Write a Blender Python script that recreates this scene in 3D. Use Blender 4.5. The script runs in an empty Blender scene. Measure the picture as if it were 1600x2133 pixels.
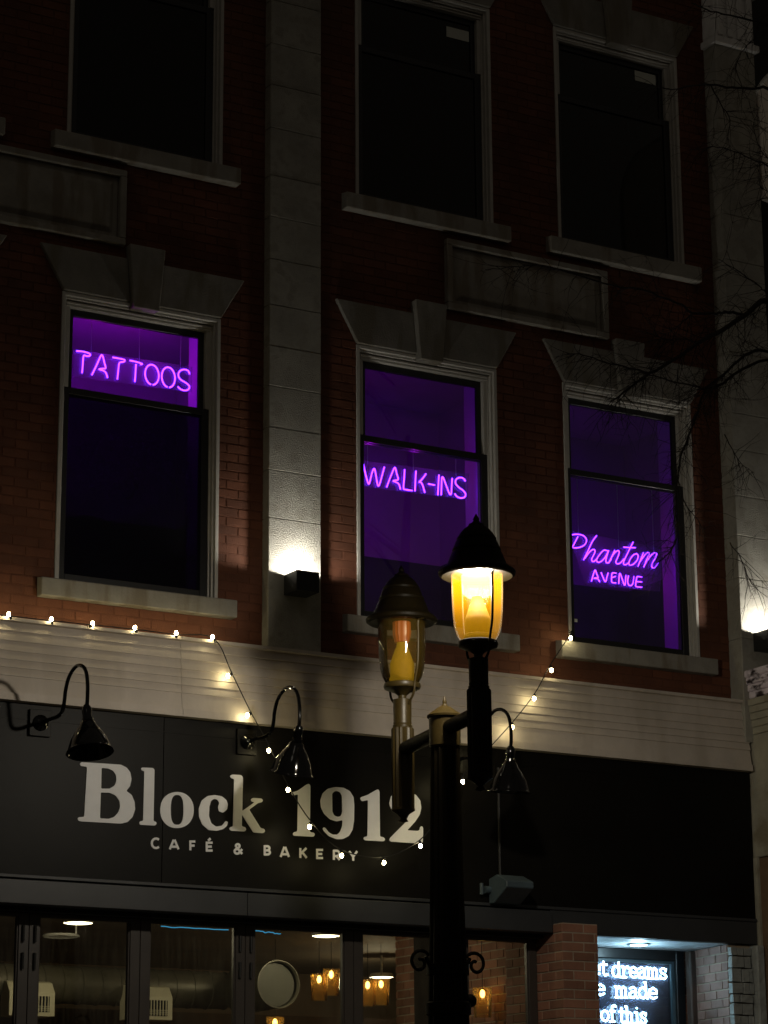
import bpy, bmesh, math, random
from mathutils import Vector, Matrix
R = random.Random(7)
scene = bpy.context.scene
COL = scene.collection

# ------------------------------------------------------------------ camera
FPX = 5282.0                                  # focal length in photo pixels (1600 x 2133)
yaw, pit, rol = (math.radians(a) for a in (30.22, 15.2, -0.383))
FW = Vector((math.sin(yaw)*math.cos(pit), math.cos(yaw)*math.cos(pit), math.sin(pit)))
r0 = Vector((math.cos(yaw), -math.sin(yaw), 0)); u0 = r0.cross(FW)
RT = r0*math.cos(rol) + u0*math.sin(rol); UP = u0*math.cos(rol) - r0*math.sin(rol)
CAM = Vector((0, -17.53, 1.55))
cam = bpy.data.cameras.new("camera"); co = bpy.data.objects.new("camera", cam); COL.objects.link(co)
cam.sensor_fit = 'VERTICAL'; cam.sensor_height = 36.0; cam.lens = FPX/2133*36
cam.clip_end = 500
m3 = Matrix((RT, UP, -FW)).transposed()
co.matrix_world = Matrix.Translation(CAM) @ m3.to_4x4()
scene.camera = co

def ray(px, py): return RT*((px-800)/FPX) - UP*((py-1066.5)/FPX) + FW
def at(px, py, Y):
    d = ray(px, py); return CAM + d*((Y-CAM.y)/d.y)

# ------------------------------------------------------------------ sky, moon, exposure
SUN_EL, SUN_ROT = math.radians(35), math.radians(215)
w = bpy.data.worlds.new("World"); scene.world = w; w.use_nodes = True
nt = w.node_tree; nt.nodes.clear()
out = nt.nodes.new("ShaderNodeOutputWorld"); add = nt.nodes.new("ShaderNodeAddShader")
b1 = nt.nodes.new("ShaderNodeBackground"); b2 = nt.nodes.new("ShaderNodeBackground")
sky = nt.nodes.new("ShaderNodeTexSky"); sky.sky_type = 'NISHITA'; sky.sun_disc = False
sky.sun_elevation = SUN_EL; sky.sun_rotation = SUN_ROT
b1.inputs[1].default_value = 0.0004
b2.inputs[0].default_value = (1.0, 0.83, 0.62, 1); b2.inputs[1].default_value = 0.031   # town glow
nt.links.new(sky.outputs[0], b1.inputs[0]); nt.links.new(b1.outputs[0], add.inputs[0])
nt.links.new(b2.outputs[0], add.inputs[1]); nt.links.new(add.outputs[0], out.inputs[0])
sl = bpy.data.lights.new("moon", 'SUN'); so = bpy.data.objects.new("moon", sl); COL.objects.link(so)
sl.energy = 0.02; sl.angle = math.radians(10); sl.color = (1.0, 0.9, 0.75)
so.rotation_euler = (math.radians(55), 0, math.radians(-35)); so.location = (0, -30, 30)
scene.view_settings.view_transform = 'Standard'; scene.view_settings.look = 'None'
scene.view_settings.exposure = 0.0; scene.view_settings.gamma = 1.0
cy = scene.cycles
cy.use_denoising = True; cy.max_bounces = 7; cy.transparent_max_bounces = 16
cy.sample_clamp_indirect = 3.0; cy.caustics_reflective = False; cy.caustics_refractive = False

# ------------------------------------------------------------------ materials
MATS = {}
def mat(name, base=(.5, .5, .5), rough=.6, var=0.0, vscale=3.0, bump=0.0, bscale=40.0, metal=0.0, island=0.0,
        emit=None, es=1.0, spec=.5, coat=0.0, dirt=None, bdist=0.01):
    m = bpy.data.materials.new(name); m.use_nodes = True; MATS[name] = m
    n = m.node_tree.nodes; L = m.node_tree.links; p = n["Principled BSDF"]
    p.inputs["Base Color"].default_value = (*base, 1); p.inputs["Roughness"].default_value = rough
    p.inputs["Metallic"].default_value = metal; p.inputs["Specular IOR Level"].default_value = spec
    p.inputs["Coat Weight"].default_value = coat; p.inputs["Coat Roughness"].default_value = .08
    tc = n.new("ShaderNodeTexCoord")
    colour = None
    if var or island or dirt:
        nz = n.new("ShaderNodeTexNoise"); nz.inputs["Scale"].default_value = vscale; nz.inputs["Detail"].default_value = 6
        nz.inputs["Roughness"].default_value = .65
        L.new(tc.outputs["Object"], nz.inputs["Vector"])
        mr = n.new("ShaderNodeMapRange"); mr.inputs[1].default_value = .3; mr.inputs[2].default_value = .7
        mr.inputs[3].default_value = 1-var; mr.inputs[4].default_value = 1+var
        L.new(nz.outputs[0], mr.inputs[0]); val = mr.outputs[0]
        if island:
            g = n.new("ShaderNodeNewGeometry"); mi = n.new("ShaderNodeMapRange")
            mi.inputs[3].default_value = 1-island; mi.inputs[4].default_value = 1+island
            L.new(g.outputs["Random Per Island"], mi.inputs[0])
            mu = n.new("ShaderNodeMath"); mu.operation = 'MULTIPLY'
            L.new(val, mu.inputs[0]); L.new(mi.outputs[0], mu.inputs[1]); val = mu.outputs[0]
        vm = n.new("ShaderNodeVectorMath"); vm.operation = 'SCALE'; vm.inputs[0].default_value = base
        L.new(val, vm.inputs["Scale"]); colour = vm.outputs[0]
        if dirt:
            n2 = n.new("ShaderNodeTexNoise"); n2.inputs["Scale"].default_value = dirt[1]; n2.inputs["Detail"].default_value = 8
            mpd = n.new("ShaderNodeMapping"); mpd.inputs["Scale"].default_value = (1, 1, dirt[2] if len(dirt) > 2 else 1)
            L.new(tc.outputs["Object"], mpd.inputs[0]); L.new(mpd.outputs[0], n2.inputs["Vector"])
            m2 = n.new("ShaderNodeMapRange"); m2.inputs[1].default_value = .5; m2.inputs[2].default_value = .62
            L.new(n2.outputs[0], m2.inputs[0])
            mx = n.new("ShaderNodeMix"); mx.data_type = 'RGBA'; mx.inputs["B"].default_value = (*dirt[0], 1)
            L.new(colour, mx.inputs["A"]); L.new(m2.outputs[0], mx.inputs["Factor"]); colour = mx.outputs["Result"]
        L.new(colour, p.inputs["Base Color"])
    if bump:
        nb = n.new("ShaderNodeTexNoise"); nb.inputs["Scale"].default_value = bscale; nb.inputs["Detail"].default_value = 5
        L.new(tc.outputs["Object"], nb.inputs["Vector"])
        bp_ = n.new("ShaderNodeBump"); bp_.inputs["Strength"].default_value = bump; bp_.inputs["Distance"].default_value = bdist
        L.new(nb.outputs[0], bp_.inputs["Height"]); L.new(bp_.outputs[0], p.inputs["Normal"])
    if emit:
        p.inputs["Emission Color"].default_value = (*emit, 1); p.inputs["Emission Strength"].default_value = es
    return m

def glassy(name, tint=(1, 1, 1), haze=0.0, hcol=(1, 1, 1), ior=1.45, rough=0.0, streak=0.0, translucent=True):
    m = bpy.data.materials.new(name); m.use_nodes = True; MATS[name] = m
    n = m.node_tree.nodes; L = m.node_tree.links; n.clear()
    o = n.new("ShaderNodeOutputMaterial"); tr = n.new("ShaderNodeBsdfTransparent"); tr.inputs[0].default_value = (*tint, 1)
    gl = n.new("ShaderNodeBsdfGlossy"); gl.inputs["Roughness"].default_value = rough
    fr = n.new("ShaderNodeFresnel"); fr.inputs[0].default_value = ior
    base = tr.outputs[0]
    if haze:
        df = n.new("ShaderNodeBsdfDiffuse"); df.inputs[0].default_value = (*hcol, 1)
        src = df.outputs[0]
        if translucent:
            tl = n.new("ShaderNodeBsdfTranslucent"); tl.inputs[0].default_value = (*hcol, 1)
            m0 = n.new("ShaderNodeMixShader"); m0.inputs[0].default_value = .6
            L.new(df.outputs[0], m0.inputs[1]); L.new(tl.outputs[0], m0.inputs[2]); src = m0.outputs[0]
        mh = n.new("ShaderNodeMixShader"); mh.inputs[0].default_value = haze
        L.new(base, mh.inputs[1]); L.new(src, mh.inputs[2]); base = mh.outputs[0]
        if streak:
            tc = n.new("ShaderNodeTexCoord"); mp = n.new("ShaderNodeMapping"); mp.inputs["Scale"].default_value = (14, 14, 1.6)
            nz = n.new("ShaderNodeTexNoise"); nz.inputs["Scale"].default_value = 2.2; nz.inputs["Detail"].default_value = 5
            mr = n.new("ShaderNodeMapRange"); mr.inputs[1].default_value = .45; mr.inputs[2].default_value = .8
            mr.inputs[3].default_value = haze*.3; mr.inputs[4].default_value = haze+streak
            L.new(tc.outputs["Object"], mp.inputs[0]); L.new(mp.outputs[0], nz.inputs["Vector"])
            L.new(nz.outputs[0], mr.inputs[0]); L.new(mr.outputs[0], mh.inputs[0])
    mx = n.new("ShaderNodeMixShader")
    L.new(fr.outputs[0], mx.inputs[0]); L.new(base, mx.inputs[1]); L.new(gl.outputs[0], mx.inputs[2]); L.new(mx.outputs[0], o.inputs[0])
    return m

def glow(name, colour, s):
    m = bpy.data.materials.new(name); m.use_nodes = True; MATS[name] = m
    n = m.node_tree.nodes; L = m.node_tree.links; n.clear()
    o = n.new("ShaderNodeOutputMaterial"); e = n.new("ShaderNodeEmission")
    e.inputs[0].default_value = (*colour, 1); e.inputs[1].default_value = s; L.new(e.outputs[0], o.inputs[0]); return m

mat("red brick", (.125, .043, .020), .85, var=.36, vscale=1.6, bump=.5, bscale=90, island=.16, bdist=.006)
mat("cool lit brick", (.27, .16, .13), .85, var=.2, vscale=4, bump=.6, bscale=80, island=.22, bdist=.006)  # paler brick copy with the cool entrance light put into its colour
mat("old brick", (.27, .125, .080), .85, var=.2, vscale=4, bump=.6, bscale=80, island=.28, bdist=.006)
mat("mortar red", (.118, .041, .019), .9, var=.2, vscale=8, bump=.4, bscale=120)
mat("mortar pale", (.36, .29, .22), .9, var=.2, vscale=8, bump=.4, bscale=120)
mat("rough stone", (.36, .345, .30), .9, var=.26, vscale=4.5, bump=.85, bscale=100, dirt=((.30, .285, .24), 9), bdist=.012)
mat("lintel stone", (.235, .222, .195), .85, var=.25, vscale=2.6, dirt=((.17, .15, .115), 5, .22), bump=.35, bscale=70)
mat("sill stone", (.285, .268, .232), .85, var=.15, vscale=6, dirt=((.21, .18, .14), 7, .2), bump=.35, bscale=60)
mat("window paint", (.50, .48, .44), .55, var=.08, vscale=9, bump=.08, bscale=60)
mat("neon lit jamb", (.62, .26, .80), .7, var=.05)  # violet put in place of neon light on the jambs
mat("neon lit room", (.42, .07, .52), .8, var=.12, vscale=1.5)  # violet colour stands in for neon light on the walls
mat("dimmed wall", (.05, .012, .08), .85, var=.3, vscale=2)  # darkened colour stands in for the dimness low in the room
mat("dark room", (.03, .028, .025), .9, var=.3, vscale=2)
mat("black sash", (.012, .012, .013), .4, bump=.05)
mat("cornice paint", (.55, .485, .42), .5, var=.10, vscale=4, dirt=((.47, .41, .345), 3, .25), bump=.12, bscale=25, bdist=.02)
mat("sign black", (.0065, .0058, .0048), .45, var=.25, vscale=1.6, bump=.05, bscale=6, bdist=.03, spec=.13)
mat("band grey", (.035, .037, .041), .45, var=.2, vscale=2, bump=.06, bscale=12)
mat("sign letters", (.82, .82, .83), .55, var=.05, vscale=8)
mat("door frame", (.055, .046, .040), .42, var=.12, vscale=5)
mat("black enamel", (.002, .002, .002), .09, spec=.4)
mat("black metal", (.010, .010, .010), .45, bump=.1)
mat("post paint", (.0048, .0033, .0010), .5, spec=.06, var=.2, vscale=9, bump=.15, bscale=35)
mat("lit post paint", (.034, .023, .006), .4, spec=.25, var=.18, vscale=9, bump=.1, bscale=35)  # lighter, yellower copy of the post paint, coloured as if lamplit
mat("cable", (.012, .011, .010), .7)
mat("box grey", (.06, .085, .10), .45, var=.15, vscale=6, bump=.1)
mat("bark", (.020, .015, .011), .95, var=.3, vscale=12, bump=.5, bscale=60)
mat("plaster grey", (.34, .32, .25), .9, var=.2, vscale=2.5, bump=.5, bscale=30, dirt=((.22, .19, .13), 3))
mat("peeling paint", (.80, .72, .80), .8, var=.15, vscale=8, bump=.8, bscale=22, dirt=((.035, .022, .026), 8, 2.5), bdist=.03)
mat("brown pier", (.15, .095, .055), .85, var=.25, vscale=3, bump=.4, bscale=30)
mat("stone grey", (.33, .35, .34), .9, var=.25, vscale=5, bump=.9, bscale=18, bdist=.02)
mat("pavement", (.32, .30, .27), .9, var=.15, vscale=1.2, bump=.3, bscale=30)
mat("asphalt", (.05, .05, .05), .9, var=.25, vscale=3, bump=.5, bscale=60)
mat("concrete kerb", (.30, .29, .27), .9, var=.2, vscale=3, bump=.3)
mat("cafe wall", (.17, .115, .07), .8, var=.2, vscale=1.2)
mat("cafe ceiling", (.20, .15, .10), .8, var=.2, vscale=1.0)
mat("wood floor", (.16, .09, .05), .5, var=.2)
mat("duct metal", (.13, .12, .09), .45, var=.25, vscale=5, metal=.3, bump=.15, bscale=14)
mat("vent paint", (.72, .68, .52), .5)
mat("grey plate", (.085, .083, .066), .6, var=.15, vscale=5)
mat("dark gap", (.006, .006, .006), .9)
mat("soffit board", (.70, .78, .84), .5, var=.08, vscale=6)
mat("white sign board", (.82, .74, .66), .6, var=.12, vscale=6)
mat("white stone", (.72, .71, .70), .8, var=.12, vscale=8, bump=.3, bscale=50)
mat("paper", (.62, .64, .58), .8)
mat("blind", (.60, .62, .50), .85, var=.06)
mat("glowing cone", (.10, .058, .004), .7, spec=.10, var=.25, vscale=14, emit=(1.0, .56, .02), es=.13)  # own emission stands in for lamplight on the cover
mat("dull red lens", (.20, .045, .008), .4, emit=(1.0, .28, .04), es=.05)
mat("inner white", (.7, .7, .68), .5)
mat("insect mesh base", (.01, .01, .012), .8)
mat("brown post", (.07, .045, .035), .6, var=.2)
glassy("window glass", (.93, .95, .96), .006, (.8, .8, .85))
glassy("dimmed glass", (.28, .29, .27), .0, (.8, .8, .85))  # dark tint put in so the rooms behind read as unlit
glassy("screen", (.30, .30, .31), .25, (.02, .02, .025), ior=1.2, translucent=False)
glassy("door glass", (.92, .93, .90), .015, (.85, .8, .6), streak=.02)
glassy("halo sheet", (1, 1, 1), .15, (.62, .62, 1.0), ior=1.3)  # for added backing sheets that catch a halo from the tubes
glassy("lamp glass", (.96, .92, .78), .05, (.95, .62, .10), ior=1.5, rough=.05)
glassy("lit globe glass", (.98, .92, .78), .022, (1.0, .43, .004), ior=1.06, rough=.1)  # amber haze colours the lit globe with its yellow glow
glassy("amber glass", (1, .78, .40), .25, (1, .62, .2), ior=1.45, rough=.05)
glow("neon violet", (.17, .020, 1.0), 10)
glow("cool white", (.45, .81, 1.0), 22.0)
glow("bulb glow", (1.0, .84, .44), 80)
glow("filament glow", (1.0, .66, .22), 14)
glow("lamp white", (1.0, .74, .20), 2.2)
_n = MATS["lamp white"].node_tree; _t = _n.nodes.new("ShaderNodeBsdfTransparent"); _a = _n.nodes.new("ShaderNodeAddShader")
_n.links.new(_n.nodes["Emission"].outputs[0], _a.inputs[0]); _n.links.new(_t.outputs[0], _a.inputs[1]); _n.links.new(_a.outputs[0], _n.nodes["Material Output"].inputs[0])
glow("ceiling glow", (1.0, .88, .55), 8)
glow("blue led", (.06, .42, .75), .75)
glow("washer glow", (1.0, .93, .78), 30)

# ------------------------------------------------------------------ mesh helpers
class MB:
    def __init__(s): s.bm = bmesh.new(); s.smooth = False
    def face(s, pts):
        try: return s.bm.faces.new([s.bm.verts.new(p) for p in pts])
        except ValueError: return None
    def box(s, x0, x1, y0, y1, z0, z1):
        v = [s.bm.verts.new(p) for p in ((x0,y0,z0),(x1,y0,z0),(x1,y1,z0),(x0,y1,z0),(x0,y0,z1),(x1,y0,z1),(x1,y1,z1),(x0,y1,z1))]
        for f in ((3,2,1,0),(4,5,6,7),(0,1,5,4),(1,2,6,5),(2,3,7,6),(3,0,4,7)): s.bm.faces.new([v[i] for i in f])
        return v
    def prism_y(s, pts, y0, y1):          # polygon given as (x, z), thickness y0..y1
        a = [s.bm.verts.new((x, y0, z)) for x, z in pts]; b = [s.bm.verts.new((x, y1, z)) for x, z in pts]
        n = len(pts); s.bm.faces.new(a); s.bm.faces.new(b[::-1])
        for i in range(n): s.bm.faces.new((a[i], b[i], b[(i+1) % n], a[(i+1) % n]))
    def prism_x(s, pts, x0, x1):          # profile given as (y, z), extruded along x
        a = [s.bm.verts.new((x0, y, z)) for y, z in pts]; b = [s.bm.verts.new((x1, y, z)) for y, z in pts]
        n = len(pts); s.bm.faces.new(a); s.bm.faces.new(b[::-1])
        for i in range(n): s.bm.faces.new((a[i], b[i], b[(i+1) % n], a[(i+1) % n]))
    def lathe(s, prof, c=(0,0,0), n=28, flute=0.0, nf=0, M=None):
        s.smooth = True; rings = []
        c = Vector(c)
        for r, z in prof:
            ring = []
            for k in range(n):
                a = 2*math.pi*k/n
                rr = r*(1-flute*(.5+.5*math.cos(nf*a))) if nf else r
                p = Vector((rr*math.cos(a), rr*math.sin(a), z))
                if M is not None: p = M @ p
                ring.append(s.bm.verts.new(c+p))
            rings.append(ring)
        for i in range(len(rings)-1):
            for k in range(n):
                s.bm.faces.new((rings[i][k], rings[i][(k+1) % n], rings[i+1][(k+1) % n], rings[i+1][k]))
        if prof[0][0] > 1e-4: s.bm.faces.new(rings[0][::-1])
        if prof[-1][0] > 1e-4: s.bm.faces.new(rings[-1])
    def tube(s, pts, r, n=8, cap=True):
        s.smooth = True
        pts = [Vector(p) for p in pts]; N = len(pts)
        rs = r if isinstance(r, (list, tuple)) else [r]*N
        up = None; rings = []
        for i, p in enumerate(pts):
            t = (pts[min(i+1, N-1)] - pts[max(i-1, 0)])
            if t.length < 1e-9: t = Vector((0,0,1))
            t.normalize()
            if up is None:
                up = Vector((0,1,0)) if abs(t.y) < .8 else Vector((0,0,1))
            a = (up - t*up.dot(t))
            if a.length < 1e-5: a = t.orthogonal()
            a.normalize(); b = t.cross(a); up = a
            rings.append([s.bm.verts.new(p + (a*math.cos(2*math.pi*k/n) + b*math.sin(2*math.pi*k/n))*rs[i]) for k in range(n)])
        for i in range(N-1):
            for k in range(n):
                s.bm.faces.new((rings[i][k], rings[i][(k+1) % n], rings[i+1][(k+1) % n], rings[i+1][k]))
        if cap: s.bm.faces.new(rings[0][::-1]); s.bm.faces.new(rings[-1])
    def ball(s, c, rx, ry=None, rz=None, seg=12):
        s.smooth = True
        r = bmesh.ops.create_uvsphere(s.bm, u_segments=seg, v_segments=max(6, seg//2+2), radius=1)
        for v in r['verts']: v.co = Vector((v.co.x*rx, v.co.y*(ry or rx), v.co.z*(rz or rx))) + Vector(c)
    def bevel(s, w, seg=1):
        bmesh.ops.bevel(s.bm, geom=s.bm.edges[:], offset=w, segments=seg, affect='EDGES', clamp_overlap=True)
    def build(s, name, m, parent=None, bevel=0.0, fix=True, origin=None):
        if bevel: s.bevel(bevel)
        if fix: bmesh.ops.recalc_face_normals(s.bm, faces=s.bm.faces[:])
        me = bpy.data.meshes.new(name)
        if s.smooth:
            for f in s.bm.faces: f.smooth = True
            for e in s.bm.edges:
                if len(e.link_faces) == 2 and e.calc_face_angle(0) > .6: e.smooth = False
        s.bm.to_mesh(me); s.bm.free()
        me.materials.append(MATS[m])
        o = bpy.data.objects.new(name, me); COL.objects.link(o)
        if parent: attach(o, parent)
        elif origin is not None:
            me.transform(Matrix.Translation(-Vector(origin))); o.location = origin
        return o
def wloc(o):
    v = Vector(o.location)
    while o.parent: o = o.parent; v += o.location
    return v
def attach(o, p):                              # parents without moving (no rotations on parents)
    o.parent = p; o.location = Vector(o.location) - wloc(p)
def tag(o, label, cat, group=None, kind=None):
    o['label'] = label; o['category'] = cat
    if group: o['group'] = group
    if kind: o['kind'] = kind
    return o
def thing(name, loc, label, cat, group=None):
    o = bpy.data.objects.new(name, None); COL.objects.link(o); o.location = loc; o.empty_display_size = .2
    return tag(o, label, cat, group)
def lamp(name, loc, parent, energy, colour, radius=.03, kind='POINT', spot=None, blend=.3, rot=None):
    l = bpy.data.lights.new(name, kind); l.energy = energy; l.color = colour; l.shadow_soft_size = radius
    if kind == 'SPOT': l.spot_size = spot; l.spot_blend = blend
    o = bpy.data.objects.new(name, l); COL.objects.link(o); o.location = loc
    if rot: o.rotation_euler = rot
    attach(o, parent); return o
def smooth(pts, k=4):                          # Catmull-Rom
    pts = [Vector(p) for p in pts]
    if len(pts) < 3: return pts
    P = [pts[0]*2-pts[1]] + pts + [pts[-1]*2-pts[-2]]; o = []
    for i in range(1, len(P)-2):
        a, b, c, d = P[i-1:i+3]
        for j in range(k):
            t = j/k
            o.append(.5*((2*b)+(c-a)*t+(2*a-5*b+4*c-d)*t*t+(3*b-a-3*c+d)*t**3))
    o.append(pts[-1]); return o

# ------------------------------------------------------------------ ground
g = MB(); g.face(((-150,-200,-.15),(150,-200,-.15),(150,200,-.15),(-150,200,-.15)))
tag(g.build("street", "asphalt"), "dark asphalt street in front of the building", "street", kind="structure")
g = MB(); g.box(-60, 60, -3.9, -.3, -.146, 0)
tag(g.build("pavement", "pavement"), "pale concrete pavement along the shopfront", "pavement", kind="structure")
g = MB(); g.box(-60, 60, -4.05, -3.903, -.146, .004)
tag(g.build("kerb", "concrete kerb", bevel=.012), "concrete kerb at the edge of the pavement", "kerb", kind="structure")

# ------------------------------------------------------------------ the brick building
BLD = thing("brick_building", (9.3, 0, 0), "three storey red brick building with stone lintels over a black cafe fascia", "building")
XW = [5.21, 7.29, 9.95, 12.03]; WW = 1.39
ROWS = [(6.15, 8.485), (9.82, 11.90)]
HOLES = [(x, x+WW, a, b) for x in XW for a, b in ROWS]

def brick_field(mb, x0, x1, z0, z1, y, holes=(), course=.0762, L=.213, joint=.010, depth=.011, jit=.0012, rnd=R):
    row = 0; z = z0
    while z < z1-.01:
        zt = min(z+course-joint, z1); off = (row % 2)*L/2; xs = x0-off; zc = (z+zt)/2
        cut = sorted([(h[0], h[1]) for h in holes if h[2]-.02 < zc < h[3]+.02])
        while xs < x1:
            a, b = max(xs, x0), min(xs+L-joint, x1); segs = [(a, b)]
            for c0, c1 in cut:
                ns = []
                for p, q in segs:
                    if q <= c0 or p >= c1: ns.append((p, q))
                    else:
                        if p < c0: ns.append((p, c0))
                        if q > c1: ns.append((c1, q))
                segs = ns
            for p, q in segs:
                if q-p > .015:
                    j = rnd.uniform(-jit, jit); e = .002
                    d = [rnd.uniform(-.0012, .0012) for _ in range(4)]
                    f = [(p+e,y+j+d[0],z+e),(q-e,y+j+d[1],z+e),(q-e,y+j+d[2],zt-e),(p+e,y+j+d[3],zt-e)]
                    bk = [(p,y+depth,z),(q,y+depth,z),(q,y+depth,zt),(p,y+depth,zt)]
                    F = [mb.bm.verts.new(v) for v in f]; B = [mb.bm.verts.new(v) for v in bk]
                    mb.bm.faces.new(F)
                    for i in range(4): mb.bm.faces.new((F[(i+1) % 4], F[i], B[i], B[(i+1) % 4]))
            xs += L
        row += 1; z += course
def backing(mb, x0, x1, z0, z1, y0, y1, holes):
    xs = sorted({x0, x1, *[h[0] for h in holes], *[h[1] for h in holes]}); zs = sorted({z0, z1, *[h[2] for h in holes], *[h[3] for h in holes]})
    for i in range(len(xs)-1):
        j = 0
        while j < len(zs)-1:
            xc = (xs[i]+xs[i+1])/2
            solid = lambda k: not any(h[0] < xc < h[1] and h[2] < (zs[k]+zs[k+1])/2 < h[3] for h in holes)
            if not solid(j): j += 1; continue
            k = j
            while k+1 < len(zs)-1 and solid(k+1): k += 1
            mb.box(xs[i], xs[i+1], y0, y1, zs[j], zs[k+1]); j = k+1
mb = MB(); brick_field(mb, 4.6, 13.95, 5.62, 13.2, 0.0, HOLES)
wall = mb.build("wall", "red brick", BLD, fix=True)
mb = MB(); backing(mb, 4.6, 13.95, 5.62, 13.2, .0034, .30, HOLES); mb.build("masonry", "mortar red", BLD)
mb = MB(); mb.box(3.0, 15.2, 3.5, 9.0, 4.6, 13.3); mb.build("rear_block", "mortar red", BLD)

def pilaster(x0, x1, prot, joints, z0, z1, m="rough stone"):
    mb = MB(); zs = [z0]+joints+[z1]
    for a, b in zip(zs[:-1], zs[1:]): mb.box(x0, x1, -prot+R.uniform(-.0012, .0012), .02, a+.0005, b-.0005)
    mb.bm.faces.ensure_lookup_table()
    return mb.build("pilaster", m, BLD, bevel=.006)
pilaster(9.08, 9.562, .10, [6.85, 7.25, 7.61, 7.96, 8.305, 8.66, 9.06, 9.435, 9.80, 10.23, 10.62, 11.0, 11.4, 11.8, 12.3], 5.72, 13.2)
pr = pilaster(13.75, 14.215, .18, [6.33, 6.88, 7.27, 7.64, 8.075, 8.42, 9.0, 9.45, 9.9, 10.35, 10.8, 11.3], 5.4, 12.06)
# fluted capital of the right pilaster
mb = MB()
mb.box(13.72, 14.25, -.225, .02, 12.06, 12.13); mb.box(13.75, 14.215, -.185, .02, 12.13, 12.62); mb.box(13.72, 14.25, -.235, .02, 12.62, 12.72)
for i in range(4): mb.box(13.775+i*.115, 13.835+i*.115, -.215, -.186, 12.15, 12.60)
cp = mb.build("capital", "white stone", BLD, bevel=.006)

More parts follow.
